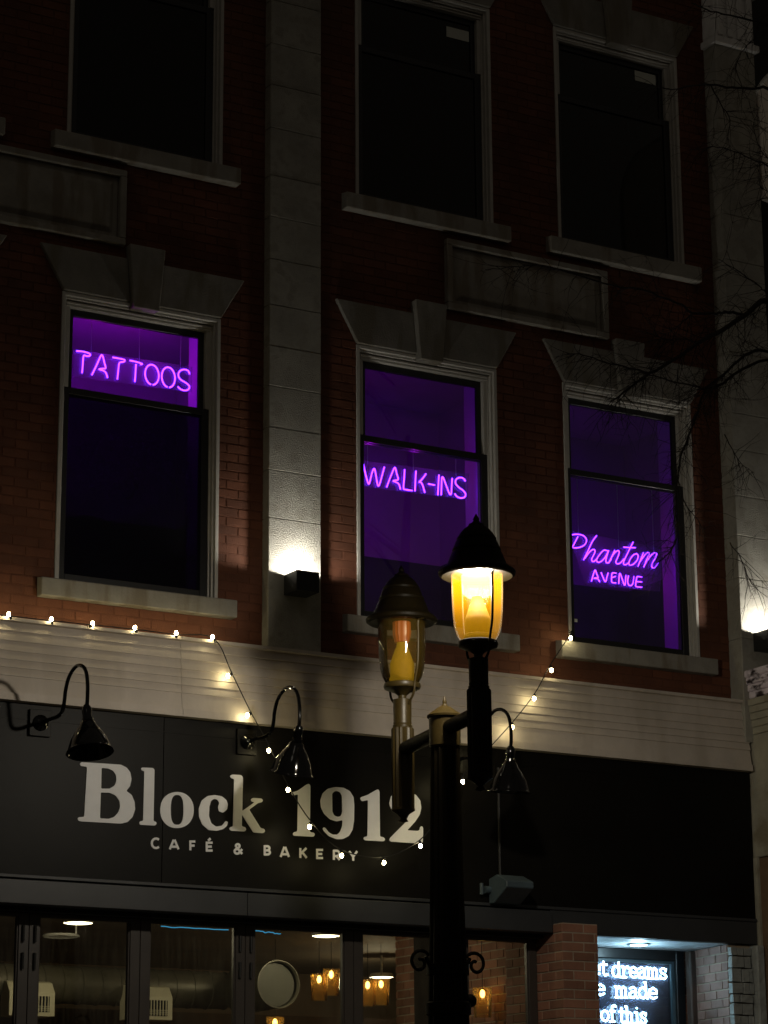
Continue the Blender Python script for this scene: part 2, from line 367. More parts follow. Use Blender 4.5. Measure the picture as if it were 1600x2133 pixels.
def trap(mb, xb0, xb1, zb, xt0, xt1, zt, y0, y1): mb.prism_y([(xb0, zb), (xb1, zb), (xt1, zt), (xt0, zt)], y0, y1)
BLINDS = []
def window(x, z0, z1, kind, mesh_low=False):
    cx = x+WW/2; x1 = x+WW
    # stone lintel with keystone
    mb = MB(); trap(mb, x+.005, cx-.118, z1+.005, x-.205, cx-.148, z1+.365, -.032, .02)
    trap(mb, cx+.118, x1-.005, z1+.005, cx+.148, x1+.205, z1+.365, -.032, .02)
    li = mb.build("lintel", "lintel stone", BLD, bevel=.006)
    mb = MB(); trap(mb, cx-.112, cx+.112, z1-.055, cx-.158, cx+.158, z1+.475, -.085, .02); mb.build("keystone", "lintel stone", li, bevel=.007)
    # casing: outer board, inner stepped stop, head mouldings
    c = MB(); fw = .062
    def ring(o, i, y0, y1, bottom=True):
        c.box(x+o, x+i, y0, y1, z0, z1-o); c.box(x1-i, x1-o, y0, y1, z0, z1-o)
        c.box(x+i, x1-i, y0, y1, z1-i, z1-o)
        if bottom: c.box(x+i, x1-i, y0, y1, z0, z0+.018)
    ring(.0, .030, -.012, .16, False); ring(.0305, .048, .018, .16, False); ring(.0485, fw, .050, .16)
    c.box(x+fw+.0005, x1-fw-.0005, .045, .16, z1-.098, z1-fw-.0005); c.box(x+fw+.0005, x1-fw-.0005, .030, .16, z1-.078, z1-fw-.001)
    zm = z0+(1.545 if z0 < 9 else 1.42)
    for a, b in ((x+fw+.0005, x+fw+.036), (x1-fw-.036, x1-fw-.0005)): c.box(a, b, .055, .155, zm+.03, z1-.099)
    win = c.build("window", "window paint", BLD, bevel=.003)
    # upper and lower sash
    s = MB(); a, b, t, bt = x+fw+.037, x1-fw-.037, z1-.0995, zm-.03
    for q in ((a, a+.042, bt, t), (b-.042, b, bt, t), (a+.0425, b-.0425, t-.055, t), (a+.0425, b-.0425, bt, bt+.04)): s.box(q[0], q[1], .095, .13, q[2], q[3])
    us = s.build("sash", "black sash", win, bevel=.003)
    p = MB(); p.box(a+.03, b-.03, .110, .114, bt+.02, t-.03); p.build("pane", "window glass" if kind == "violet" else "dimmed glass", win)
    s = MB(); a2, b2 = x+fw+.001, x1-fw-.001
    for q in ((a2, a2+.046, z0+.019, zm+.03), (b2-.062, b2, z0+.019, zm+.03), (a2+.0465, b2-.0625, zm-.025, zm+.03), (a2+.0465, b2-.0625, z0+.019, z0+.07)): s.box(q[0], q[1], .062, .094, q[2], q[3])
    s.build("sash", "black sash", win, bevel=.003)
    p = MB(); p.box(a2+.04, b2-.05, .078, .082, z0+.05, zm); p.build("pane", "window glass" if kind == "violet" else "dimmed glass", win)
    if mesh_low:
        p = MB(); p.box(a2+.04, b2-.05, .070, .072, z0+.05, zm); p.build("insect_screen", "screen", win)
    p = MB(); p.prism_x([(-.09, z0-.015), (-.09, z0-.155), (.06, z0-.155), (.06, z0-.001), (-.0, z0-.001)], x-.135, x1+.135)
    p.build("sill", "sill stone", win, bevel=.006)
    # the inside of the opening and the room behind
    j = MB()
    j.box(x+.02, x+.035, .161, .34, z0-.02, z1+.01); j.box(x1-.105, x1-.02, .161, .36, z0-.02, z1+.01)
    j.box(x+.036, x1-.106, .161, .34, z0-.02, z0+.01); j.box(x+.036, x1-.106, .161, .34, z1-.02, z1+.01)
    j.build("inner_jamb", "neon lit jamb" if kind == 'violet' else "dark room", win)
    vi = kind == 'violet'
    rx0, rx1, rz0, rz1, ry = x-.33, x1+.33, z0-.45, (z1+.05 if vi else z1+.30), (1.5 if vi else 3.0)
    def shell(za, zb, nm, mt, top, bot):
        r = MB()
        if bot: r.face(((rx0,.345,za),(rx1,.345,za),(rx1,ry,za),(rx0,ry,za)))
        if top: r.face(((rx0,.345,zb),(rx1,.345,zb),(rx1,ry,zb),(rx0,ry,zb)))
        r.face(((rx0,.345,za),(rx0,ry,za),(rx0,ry,zb),(rx0,.345,zb))); r.face(((rx1,.345,za),(rx1,ry,za),(rx1,ry,zb),(rx1,.345,zb)))
        r.face(((rx0,ry,za),(rx1,ry,za),(rx1,ry,zb),(rx0,ry,zb))); r.build(nm, mt, win)
    if vi: shell(z0+.95, rz1, "room", "neon lit room", True, False); shell(rz0, z0+.95, "dimmed_wall", "dimmed wall", False, True)  # lower wall is dark by colour, where less light should reach
    else: shell(rz0, rz1, "room", "dark room", True, True)
    return win
kinds = {(5.21, 0): 'dark', (7.29, 0): 'violet', (9.95, 0): 'violet', (12.03, 0): 'violet'}
for x in XW:
    for ri, (a, b) in enumerate(ROWS): window(x, a, b, kinds.get((x, ri), 'dark'), mesh_low=(x == 7.29 and ri == 0))

def panel(x0, x1, z0, z1):
    p = MB(); t = .055
    p.box(x0, x1, -.055, .02, z0, z0+t); p.box(x0, x1, -.055, .02, z1-t, z1)
    p.box(x0, x0+t, -.055, .02, z0+t+.0005, z1-t-.0005); p.box(x1-t, x1, -.055, .02, z0+t+.0005, z1-t-.0005)
    # raised field with sloped edge
    a, b, c, d = x0+t+.04, x1-t-.04, z0+t+.04, z1-t-.04; e = .045
    o = [(a,.0,c),(b,.0,c),(b,.0,d),(a,.0,d)]; i = [(a+e,-.034,c+e),(b-e,-.034,c+e),(b-e,-.034,d-e),(a+e,-.034,d-e)]
    O = [p.bm.verts.new(v) for v in o]; I = [p.bm.verts.new(v) for v in i]; p.bm.faces.new(I)
    for k in range(4): p.bm.faces.new((O[k], O[(k+1) % 4], I[(k+1) % 4], I[k]))
    p.box(x0+t+.0005, x1-t-.0005, -.004, .02, z0+t+.0005, z1-t-.0005)
    p.build("stone_panel", "sill stone", BLD, bevel=.006)
panel(10.83, 12.52, 8.95, 9.59); panel(6.115, 7.805, 8.95, 9.59)

# cornice over the fascia
zs = [5.77, 5.745, 5.675, 5.60, 5.522, 5.456, 5.394, 5.33, 5.20, 5.14]
prof = [(.02, 5.775), (-.165, 5.775), (-.165, 5.750)]; y = -.128
for a, b in zip(zs[1:-2], zs[2:-1]):
    prof += [(y, a), (y-.019, b+.005), (y-.019, b)]; y -= .0065
prof += [(y, 5.20), (y-.026, 5.198), (y-.030, 5.143), (.02, 5.143)]
ccs = [4.4, 6.2, 8.30, 11.0, 13.80]
mb = MB()
for a, b in zip(ccs[:-1], ccs[1:]): mb.prism_x(prof, a+.0012, b-.0012)
mb.build("cornice", "cornice paint", BLD)

# fascia with the painted sign
FY = -.12
mb = MB()
seams = [4.4, 5.95, 8.18, 13.82]
for a, b in zip(seams[:-1], seams[1:]): mb.box(a+.0016, b-.0016, FY, .02, 3.872, 5.142)
fas = mb.build("fascia", "sign black", BLD, bevel=.002)
mb = MB(); mb.box(4.4, 13.82, FY-.022, .02, 3.846, 3.871); mb.build("ledge", "band grey", fas, bevel=.003)
mb = MB(); mb.box(4.4, 13.82, FY-.004, .02, 5.02, 5.028); mb.build("trim", "sign black", fas)
mb = MB()
for a, b in ((4.4, 6.6), (6.6, 8.89), (8.89, 11.69)): mb.box(a+.0016, b-.0016, FY-.034, .02, 3.658, 3.832)
mb.box(11.691, 13.819, FY-.010, .02, 3.654, 3.845)
mb.build("lower_band", "band grey", fas, bevel=.003)
mb = MB(); mb.box(4.4, 13.815, .021, .10, 3.662, 5.62); mb.build("fascia_backing", "dark gap", fas)

def roundpoly(pts, r, n=3):
    o = []; N = len(pts)
    for i in range(N):
        p = Vector(pts[i]); a = Vector(pts[i-1]); b = Vector(pts[(i+1) % N])
        la, lb = (a-p).length, (b-p).length
        da, db = min(r, la*.45), min(r, lb*.45)
        A, B = p+(a-p)/la*da, p+(b-p)/lb*db
        for k in range(n+1):
            t = k/n; o.append(A*(1-t)**2 + p*2*t*(1-t) + B*t*t)
    return o
def outline_mesh(loops, Y, thick):              # loops in photo pixels, filled on a plane of constant Y
    cu = bpy.data.curves.new("outline", 'CURVE'); cu.dimensions = '2D'; cu.fill_mode = 'BOTH'; cu.extrude = thick/2
    for lp in loops:
        P = [at(px, py, Y) for px, py in lp]
        s = cu.splines.new('POLY'); s.points.add(len(P)-1); s.use_cyclic_u = True
        for q, v in zip(s.points, P): q.co = (v.x, v.z, 0, 1)
    t = bpy.data.objects.new("outline", cu); COL.objects.link(t)
    me = bpy.data.meshes.new_from_object(t.evaluated_get(bpy.context.evaluated_depsgraph_get()))
    bpy.data.objects.remove(t); bpy.data.curves.remove(cu)
    me.transform(Matrix(((1,0,0,0),(0,0,-1,Y),(0,1,0,0),(0,0,0,1)))); return me
def z7(l): return [(x/3.81, 1400+y/3.81) for x, y in l]
def z8(l): return [(520+x/3.81, 1400+y/3.81) for x, y in l]
def z5(l): return [(x/2, 1200+y/2) for x, y in l]
def ell(cx, cy, rx, ry, n=40, p=2.0):
    o = []
    for k in range(n):
        a = 2*math.pi*k/n; c, s = math.cos(a), math.sin(a)
        o.append((cx+rx*math.copysign(abs(c)**(2/p), c), cy+ry*math.copysign(abs(s)**(2/p), s)))
    return o
G = [
 [z7([(632,728),(645,715),(800,724),(960,735),(1005,758),(1034,795),(1043,850),(1032,905),(1002,943),(1045,975),(1068,1030),(1072,1090),(1052,1150),(1012,1190),(960,1203),(630,1184),(614,1170),(620,1152),(668,1148),(690,752),(640,745)]),
  z7([(806,760),(860,765),(900,785),(921,820),(924,860),(910,900),(870,925),(802,925)]),
  z7([(800,955),(870,957),(920,982),(948,1022),(953,1070),(938,1115),(905,1150),(860,1165),(793,1160)])],
 [z7([(1118,768),(1126,757),(1215,761),(1226,775),(1218,1183),(1238,1188),(1243,1203),(1232,1218),(1112,1212),(1104,1198),(1112,1183),(1135,1181),(1145,785),(1125,782)])],
 [ell(368.5, 1687.3, 35, 37.6, 44, 2.15), ell(368.8, 1687, 13.3, 31, 44, 2.7)],
 [z5([(949,950),(946,972),(930,986),(912,980),(908,962),(914,945),(905,931),(892,928),(879,936),(872,960),(870,1000),(880,1030),(900,1044),(925,1040),(940,1020),(950,1024),(946,1040),(930,1054),(905,1061),(870,1058),(843,1036),(829,1003),(828,968),(840,935),(865,916),(895,912),(925,918),(943,933)])],
 [z5([(957,833),(966,827),(1004,829),(1012,838),(1009,979),(1061,942),(1047,939),(1045,931),(1052,924),(1090,927),(1096,935),(1090,943),(1076,945),(1038,973),(1086,1050),(1100,1053),(1105,1062),(1098,1071),(1055,1068),(1008,994),(1007,1042),(1022,1047),(1026,1056),(1020,1064),(962,1061),(954,1053),(960,1045),(970,1043),(975,845),(964,843)])],
 [z8([(330,967),(338,955),(385,940),(455,890),(470,886),(482,900),(478,1270),(510,1275),(518,1290),(508,1307),(350,1298),(342,1285),(350,1270),(378,1265),(385,970),(345,980)])],
 [z8([(562,1020),(580,962),(622,925),(680,912),(745,918),(795,945),(824,992),(830,1060),(828,1180),(816,1252),(788,1300),(740,1325),(690,1326),(630,1302),(590,1262),(579,1242),(588,1231),(602,1238),(625,1270),(658,1290),(695,1290),(720,1265),(735,1222),(738,1174),(690,1185),(638,1168),(590,1122),(568,1075)]),
  z8([(654,965),(670,948),(692,942),(718,953),(733,983),(735,1110),(726,1140),(700,1150),(670,1138),(656,1108)])],
 [z8([(877,1002),(885,992),(935,975),(1005,935),(1020,931),(1030,945),(1034,1305),(1065,1312),(1075,1328),(1065,1343),(915,1335),(903,1322),(910,1308),(935,1303),(940,1015),(890,1026)])],
 [z8([(1108,1045),(1122,985),(1160,955),(1205,945),(1262,948),(1320,975),(1354,1020),(1362,1078),(1350,1130),(1315,1185),(1250,1255),(1330,1261),(1348,1255),(1352,1232),(1365,1221),(1377,1235),(1374,1350),(1362,1362),(1120,1345),(1108,1335),(1115,1315),(1235,1195),(1276,1110),(1282,1040),(1268,995),(1240,975),(1215,987),(1204,1012),(1190,1072),(1160,1101),(1125,1090)])],
]
for loops in G:
    me = outline_mesh([[tuple(v) for v in roundpoly(l, 2.6)] for l in loops], FY-.005, .006)
    me.name = "sign_letter"; me.materials.append(MATS["sign letters"])
    o = bpy.data.objects.new("sign_letter", me); COL.objects.link(o); attach(o, fas)

# small capitals: strokes drawn as flat ribbons in photo pixels
def ribbon_letters(chars, width, Y, parent, name, m):
    for strokes in chars:
        mb = MB(); lay = 0
        for st in strokes:
            P = [at(x, y, Y-lay*.0006) for x, y in st]; lay += 1
            w = width/250/2; N = len(P); Lf, Rt = [], []
            for i in range(N):
                d0 = (P[i]-P[i-1]).normalized() if i else None; d1 = (P[i+1]-P[i]).normalized() if i < N-1 else None
                d = ((d0 or d1)+(d1 or d0)).normalized(); nrm = Vector((-d.z, 0, d.x))
                k = 1/max(.5, d.dot(d1 or d0)); ext = d*0
                Lf.append(P[i]+nrm*w*k); Rt.append(P[i]-nrm*w*k)
            for i in range(N-1): mb.face((Lf[i], Rt[i], Rt[i+1], Lf[i+1]))
        ex = bmesh.ops.extrude_face_region(mb.bm, geom=mb.bm.faces[:])
        for v in ex['geom']:
            if isinstance(v, bmesh.types.BMVert): v.co.y += .004
        mb.build(name, m, parent)
def arc(cx, cy, rx, ry, a0, a1, n=10):
    return [(cx+rx*math.cos(math.radians(a0+(a1-a0)*k/n)), cy-ry*math.sin(math.radians(a0+(a1-a0)*k/n))) for k in range(n+1)]
def cap(ch, x0, x1, yt, yb):
    w, h = x1-x0, yb-yt; X = lambda u: x0+u*w; Yv = lambda v: yb-v*h
    if ch == 'C': return [arc(X(.55), Yv(.5), w*.52, h*.47, 48, 312, 14)]
    if ch == 'A': return [[(X(.04), Yv(0)), (X(.46), Yv(1))], [(X(.96), Yv(0)), (X(.54), Yv(1))], [(X(.2), Yv(.27)), (X(.8), Yv(.27))]]
    if ch == 'F': return [[(X(.14), Yv(0)), (X(.14), Yv(1))], [(X(.0), Yv(.91)), (X(1), Yv(.91))], [(X(.1), Yv(.48)), (X(.88), Yv(.48))]]
    if ch == 'E': return [[(X(.14), Yv(0)), (X(.14), Yv(1))], [(X(.0), Yv(.91)), (X(1), Yv(.91))], [(X(.1), Yv(.5)), (X(.88), Yv(.5))], [(X(0), Yv(.09)), (X(1), Yv(.09))]]
    if ch == '/': return [[(X(.35), Yv(1.12)), (X(.7), Yv(1.36))]]
    if ch == 'B': return [[(X(.12), Yv(0)), (X(.12), Yv(1))], [(X(.05), Yv(.92)), (X(.5), Yv(.92))]+[(q[0], q[1]) for q in arc(X(.5), Yv(.71), w*.33, h*.21, 80, -80, 6)]+[(X(.05), Yv(.5))],
                          [(X(.1), Yv(.5)), (X(.55), Yv(.5))]+[(q[0], q[1]) for q in arc(X(.55), Yv(.29), w*.35, h*.21, 70, -70, 6)]+[(X(.05), Yv(.08))]]
    if ch == 'K': return [[(X(.12), Yv(0)), (X(.12), Yv(1))], [(X(.12), Yv(.38)), (X(.9), Yv(1))], [(X(.38), Yv(.58)), (X(.94), Yv(0))]]
    if ch == 'R': return [[(X(.12), Yv(0)), (X(.12), Yv(1))], [(X(.05), Yv(.92)), (X(.5), Yv(.92))]+[(q[0], q[1]) for q in arc(X(.5), Yv(.65), w*.36, h*.27, 75, -75, 7)]+[(X(.05), Yv(.36))], [(X(.5), Yv(.36)), (X(.92), Yv(0))]]
    if ch == 'Y': return [[(X(.04), Yv(1)), (X(.5), Yv(.42))], [(X(.96), Yv(1)), (X(.5), Yv(.42))], [(X(.5), Yv(.46)), (X(.5), Yv(0))]]
    if ch == '&': return [[(X(.98), Yv(0)), (X(.24), Yv(.70))], arc(X(.44), Yv(.78), w*.23, h*.18, 205, -45, 9)+[(X(.30), Yv(.46))], [(X(.30), Yv(.47))]+arc(X(.38), Yv(.25), w*.33, h*.23, 125, 300, 8)+[(X(.98), Yv(.46))]]
line = [('C',316,333,1746,1767),('A',353,373,1749,1769),('F',395,407,1751,1771),('E',429,443,1753.5,1773.5),('&',488,505,1757.5,1778.5),
        ('B',550,564,1761,1781.5),('A',584,603,1764,1785),('K',624,640,1766.5,1787),('E',659,673,1768.5,1789),('R',694,709,1770.5,1791),('Y',727,745,1773,1793)]
chars = []
for ch, a, b, t, bt in line:
    st = cap(ch, a, b, t, bt)
    if ch == 'E' and a < 500: st += cap('/', a, b, t, bt)
    chars.append(st)
ribbon_letters(chars, 4.4, FY-.004, fas, "small_letter", "sign letters")

# ------------------------------------------------------------------ shopfront: folding doors
DY = .10
mb = MB(); mb.box(4.4, 11.70, .0, .20, 3.625, 3.76); mb.build("door_header", "dark gap", BLD)
bounds = [4.62, 5.52, 6.42, 7.215, 8.115, 9.005, 9.965, 10.95, 11.70]
for i, (a, b) in enumerate(zip(bounds[:-1], bounds[1:])):
    f = MB(); st = .082
    for q in ((a+.002, a+st, .02, 3.624), (b-st, b-.002, .02, 3.624), (a+st+.0005, b-st-.0005, 3.594, 3.624), (a+st+.0005, b-st-.0005, .02, .30)): f.box(q[0], q[1], DY, DY+.06, q[2], q[3])
    for q in ((a+st-.004, a+st+.012), (b-st-.012, b-st+.004)): f.box(q[0], q[1], DY+.012, DY+.05, .301, 3.593)
    d = f.build("folding_door", "door frame", BLD, bevel=.003)
    p = MB(); p.box(a+st-.01, b-st+.01, DY+.030, DY+.036, .29, 3.605); p.build("pane", "door glass", d)
    if i in (3, 5):
        for xx in (a-.05, a+.045):
            for zz in (3.47, 3.27, 2.6):
                h = MB(); h.tube([(xx, DY-.012, zz-.06), (xx, DY-.012, zz+.06)], .011, 8); h.build("hinge", "black metal", d)
# brick pier beside the entrance
mb = MB(); brick_field(mb, 11.715, 12.06, 0.0, 3.735, -.26, depth=.0045)
pier = mb.build("brick_pier", "old brick", BLD)
def side_bricks(y0, y1, z0, z1, x, face, m="old brick", parent=BLD, name="brick_return", L=.213, course=.0762, slope=0.0):
    mb = MB(); brick_field(mb, 0, y1-y0, z0, z1, 0, depth=.009, L=L, course=course)
    for v in mb.bm.verts:
        u, d, z = v.co; yy = (y0+u) if face < 0 else (y1-u); v.co = Vector((x + face*(-d) + slope*(yy-y0), yy, z))
    return mb.build(name, m, parent)
# face -1: looks to -x
side_bricks(-.255, .6, 0, 3.725, 11.710, -1); side_bricks(-.255, .56, 0, 3.652, 12.065, +1)
mb = MB(); mb.box(11.7165, 12.0585, -.2562, .6, 0, 3.73); mb.build("pier_core", "mortar pale", BLD)
# entrance recess: back wall with black framed window, side wall, boarded soffit
ED = .60
f = MB(); X0, X1, ZT = 12.07, 13.575, 3.645
for q in ((X0, X0+.1, 0, ZT), (X1-.085, X1, 0, ZT), (X0+.1005, X1-.0855, ZT-.085, ZT), (X0+.1005, X1-.0855, 0, .3)): f.box(q[0], q[1], ED, ED+.08, q[2], q[3])
ent = f.build("entrance_window", "black sash", BLD, bevel=.004)
f = MB()
for q in ((X0+.101, X0+.125, .301, ZT-.086), (X1-.11, X1-.086, .301, ZT-.086), (X0+.126, X1-.111, ZT-.11, ZT-.086)): f.box(q[0], q[1], ED+.03, ED+.07, q[2], q[3])
f.build("glazing_bead", "box grey", ent)
f = MB(); f.box(X0+.09, X1-.08, ED+.04, ED+.046, .29, ZT-.08); f.build("pane", "window glass", ent)
f = MB(); f.face(((X0-.3,2.2,0),(X1+.3,2.2,0),(X1+.3,2.2,4),(X0-.3,2.2,4))); f.face(((X1+.12,.69,0),(X1+.12,2.2,0),(X1+.12,2.2,4),(X1+.12,.69,4)))
f.face(((X0-.3,.69,3.9),(X1+.3,.69,3.9),(X1+.3,2.2,3.9),(X0-.3,2.2,3.9))); f.build("lobby", "dark room", ent)
mb = MB(); brick_field(mb, 13.58, 13.72, 0, 3.645, ED+.02, depth=.009); mb.build("brick_return", "old brick", BLD)
mb = MB(); mb.box(13.58, 13.72, ED+.027, ED+.2, 0, 3.645); mb.build("pier_core", "mortar pale", BLD)
sb = side_bricks(-.09, .615, 0, 3.645, 13.515, -1, slope=.16, m="cool lit brick")
mb = MB(); mb.prism_x([(-.095, 0), (.70, 0), (.70, 3.645), (-.095, 3.645)], 13.5222, 13.90)
for v in mb.bm.verts:
    if v.co.x < 13.6: v.co.x += .16*(v.co.y+.09)
mb.build("pier_core", "mortar pale", BLD)
# cracked stonework at the corner
st = MB(); z = 0.0; rr = random.Random(3)
while z < 3.60:
    h = rr.uniform(.06, .13); h = min(h, 3.64-z); x = 13.517
    while x < 13.745:
        wd = rr.uniform(.06, .16); xe = min(x+wd, 13.75)
        if xe-x > .02:
            v = st.box(x+.005, xe-.005, -.135-rr.uniform(0, .02), -.09, z+.005, z+h-.005)
            for q in v: q.co.x += rr.uniform(-.004, .004); q.co.z += rr.uniform(-.004, .004)
        x = xe
    z += h
st.build("stone_quoin", "stone grey", BLD, bevel=.008)
# soffit boards
mb = MB()
k = 0; yy = -.09
while yy < .585:
    mb.box(12.068, 13.62, yy+.001, min(yy+.0545, .598), 3.6485+(.0015 if k % 2 else 0), 3.68); yy += .056; k += 1
mb.build("soffit", "soffit board", BLD, bevel=.004)
mb = MB(); mb.box(13.545, 13.612, .47, .55, 0, 3.64); dp = mb.build("drain_pipe", "brown post", BLD, bevel=.01)

# cafe interior shell
IX0, IX1, IY, IZ = 3.2, 12.06, 7.5, 3.98
BX = 17.0
r = MB(); r.face(((IX0,IY,0),(BX,IY,0),(BX,IY,IZ),(IX0,IY,IZ))); r.face(((IX0,.2,0),(IX0,IY,0),(IX0,IY,IZ),(IX0,.2,IZ)))
r.face(((BX,3.0,0),(BX,IY,0),(BX,IY,IZ),(BX,3.0,IZ))); r.face(((IX1,3.0,0),(BX,3.0,0),(BX,3.0,IZ),(IX1,3.0,IZ)))
r.face(((IX0,.2,3.77),(IX1,.2,3.77),(IX1,.2,IZ),(IX0,.2,IZ))); r.build("interior_wall", "cafe wall", BLD)
r = MB(); r.face(((IX0,.2,IZ),(BX,.2,IZ),(BX,IY,IZ),(IX0,IY,IZ))); r.build("interior_ceiling", "cafe ceiling", BLD)
r = MB(); r.face(((IX0,.17,.005),(BX,.17,.005),(BX,IY,.005),(IX0,IY,.005))); r.build("interior_floor", "wood floor", BLD)
side_bricks(.62, 3.0, 0, 3.97, IX1-.01, -1, name="interior_brick_wall")
mb = MB(); mb.box(IX1-.003, IX1+.02, .62, 2.99, 0, 3.97); mb.build("pier_core", "mortar pale", BLD)
mb = MB(); mb.box(IX0, BX-.05, 5.2, 5.4, 3.0, 3.34); mb.build("interior_beam", "brown post", BLD)

# ------------------------------------------------------------------ neighbour at the right edge
NB = thing("neighbouring_building", (14.4, 0, 0), "weathered plaster pier with peeling cornice right of the black fascia", "building")
mb = MB(); mb.box(14.22, 16.5, .05, 6, 0, 13.5); mb.build("wall", "dark room", NB)
mb = MB(); mb.box(13.835, 15.2, -.62, .0, 4.40, 5.47); mb.build("pier", "plaster grey", NB, bevel=.008)
mb = MB(); mb.box(13.85, 15.2, -.56, .0, 0, 4.395); mb.build("pier_base", "brown pier", NB, bevel=.008)
mb = MB(); mb.box(13.753, 13.84, -.20, -.0, 0, 3.64); mb.build("stone_post", "stone grey", NB, bevel=.012)
mb = MB(); mb.box(13.825, 13.848, -.17, .0, 3.642, 4.40); mb.build("strip", "plaster grey", NB)
mb = MB()
for i in range(5): mb.box(13.832-.010*i, 15.2, -.63-.02*i, .0, 5.472+i*.062, 5.472+i*.062+.0605)
mb.build("moulding", "plaster grey", NB, bevel=.004)
mb = MB()
for i in range(4): mb.box(13.80-.014*i, 15.2, -.74-.03*i, -.183, 5.784+i*.062+.001, 5.784+(i+1)*.062)
mb.build("cornice", "peeling paint", NB, bevel=.008)

# projecting rounded sign far up at the right edge
a, b = at(1585, 300, -.9), at(1585, 420, -.9)
SG = thing("hanging_sign", (14.36, -.55, 11.2), "pale rounded projecting sign with a thin rim at the photo's upper right edge", "sign")
def rrect(y0, y1, z0, z1, r, n=7):
    o = []
    for cy_, cz, s in ((y1-r, z1-r, 0), (y0+r, z1-r, 90), (y0+r, z0+r, 180), (y1-r, z0+r, 270)):
        for k in range(n+1):
            an = math.radians(s+90*k/n); o.append((cy_+r*math.cos(an), cz+r*math.sin(an)))
    return o
mb = MB(); mb.prism_x(rrect(-1.9, -.02, 10.50, 11.78, .42), 14.24, 14.36); mb.build("board", "white sign board", SG)
q = rrect(-1.9, -.02, 10.50, 11.78, .42); mb = MB(); pts = [(14.235, y, z) for y, z in q]; mb.tube(pts+[pts[0]], .022, 8, cap=False); mb.build("rim", "window paint", SG)
mb = MB(); mb.tube([(14.31, .05, 11.5), (14.31, -.3, 11.5)], .03); mb.build("bracket", "black metal", SG)

# ------------------------------------------------------------------ neon signs
def neon(name, pxs, Y, label, parent_px, wires, panel=None, power=1.1, rad=.0066, mtl="neon violet"):
    c = at(*parent_px, Y); root = thing(name, c, label, "neon sign")
    for st in pxs:
        n = MB(); P = [at(x, y, Y) for x, y in st]
        n.tube(smooth(P, 4), rad, 8)
        n.build("glass_tube", mtl, root)
    if panel:
        n = MB(); P = [at(x, y, Y+.020) for x, y in panel]
        f0 = [n.bm.verts.new(p) for p in P]; f1 = [n.bm.verts.new(p+Vector((0, .006, 0))) for p in P]
        n.bm.faces.new(f0); n.bm.faces.new(f1[::-1])
        for i in range(4): n.bm.faces.new((f0[i], f1[i], f1[(i+1) % 4], f0[(i+1) % 4]))
        n.build("halo_panel", "halo sheet", root)  # backing sheet added behind the tubes for their halo
    for x, y, up in wires:
        if x != wires[-1][0]: lamp('light', at(x, y+(18 if up < .4 else 60), Y+.24), root, power, (.66, .012, 1.0), .001)  # added point lamps behind the sign, violet fill for the room
        n = MB(); p = at(x, y, Y+.02); n.tube([p, p+Vector((0, 0, up))], .0022, 5); n.build("hanging_wire", "inner white", root)
    return root
def zz(l, s, ox, oy): return [(ox+x/s, oy+y/s) for x, y in l]
def oval(cx, cy, rx, ry, gap=20, n=22, tilt=.16):
    o = []
    for k in range(n+1):
        a = math.radians(-90-gap/2-(360-gap)*k/n); o.append((cx+rx*math.cos(a), cy-ry*math.sin(a)+tilt*rx*math.cos(a)))
    return o
S1 = lambda l: zz(l, 4.21, 100, 600)
tat = [[(250,552),(300,556),(345,567),(370,580),(366,594),(340,597),(318,590),(309,615),(305,680),(299,745)],
 [(385,762),(425,680),(460,602),(472,588),(483,605),(495,655),(506,702),(480,706),(448,712),(480,722),(506,740),(516,765),(523,788)],
 [(568,608),(620,617),(670,629),(668,645),(640,650),(625,660),(619,700),(614,750),(608,800)],
 [(718,635),(770,646),(826,664),(812,671)], [(772,668),(769,720),(766,770),(762,822)],
 oval(912, 760, 60, 88, 16), oval(1056, 783, 58, 88, 16),
 [(1243,755),(1228,725),(1193,714),(1157,728),(1143,762),(1160,800),(1208,830),(1240,862),(1230,890),(1197,898),(1160,885),(1138,864)]]
NY = .15
n1 = neon("neon_sign", [S1(t) for t in tat], NY, "violet neon sign reading TATTOOS hanging in the upper left sash", (277, 772),
          [(190, 735, .32), (290, 755, .32), (376, 773, .34)], S1([(225,535),(1265,690),(1262,915),(222,775)]), power=2.9)
S2 = lambda l: zz(l, 4.267, 700, 600)
wlk = [[(242,1560),(262,1650),(285,1732),(298,1732),(318,1650),(335,1608),(348,1625),(370,1748),(386,1746),(408,1670),(430,1590)],
 [(450,1770),(480,1690),(514,1608),(527,1600),(540,1650),(553,1700),(530,1708),(508,1715),(540,1728),(560,1745),(573,1790)],
 [(610,1612),(605,1700),(600,1775),(612,1790),(678,1800)], [(711,1625),(706,1710),(702,1805)],
 [(800,1650),(772,1690),(738,1728)], [(742,1712),(768,1748),(790,1820)], [(820,1740),(878,1752)], [(915,1660),(910,1750),(905,1840)],
 [(935,1840),(938,1760),(941,1690),(952,1684),(978,1750),(1008,1826),(1024,1828),(1028,1760),(1033,1690)],
 [(1150,1718),(1132,1692),(1097,1685),(1067,1703),(1064,1738),(1090,1770),(1130,1800),(1152,1832),(1140,1860),(1106,1866),(1072,1850),(1055,1826)]]
n2 = neon("neon_sign", [S2(t) for t in wlk], NY, "violet neon sign reading WALK-INS hung just below a window's meeting rail", (862, 1003),
          [(766, 966, .17), (861, 980, .17), (950, 992, .17)], S2([(212,1530),(1180,1650),(1172,1885),(208,1760)]))
S3 = lambda l: zz(l, 5, 1140, 1080)
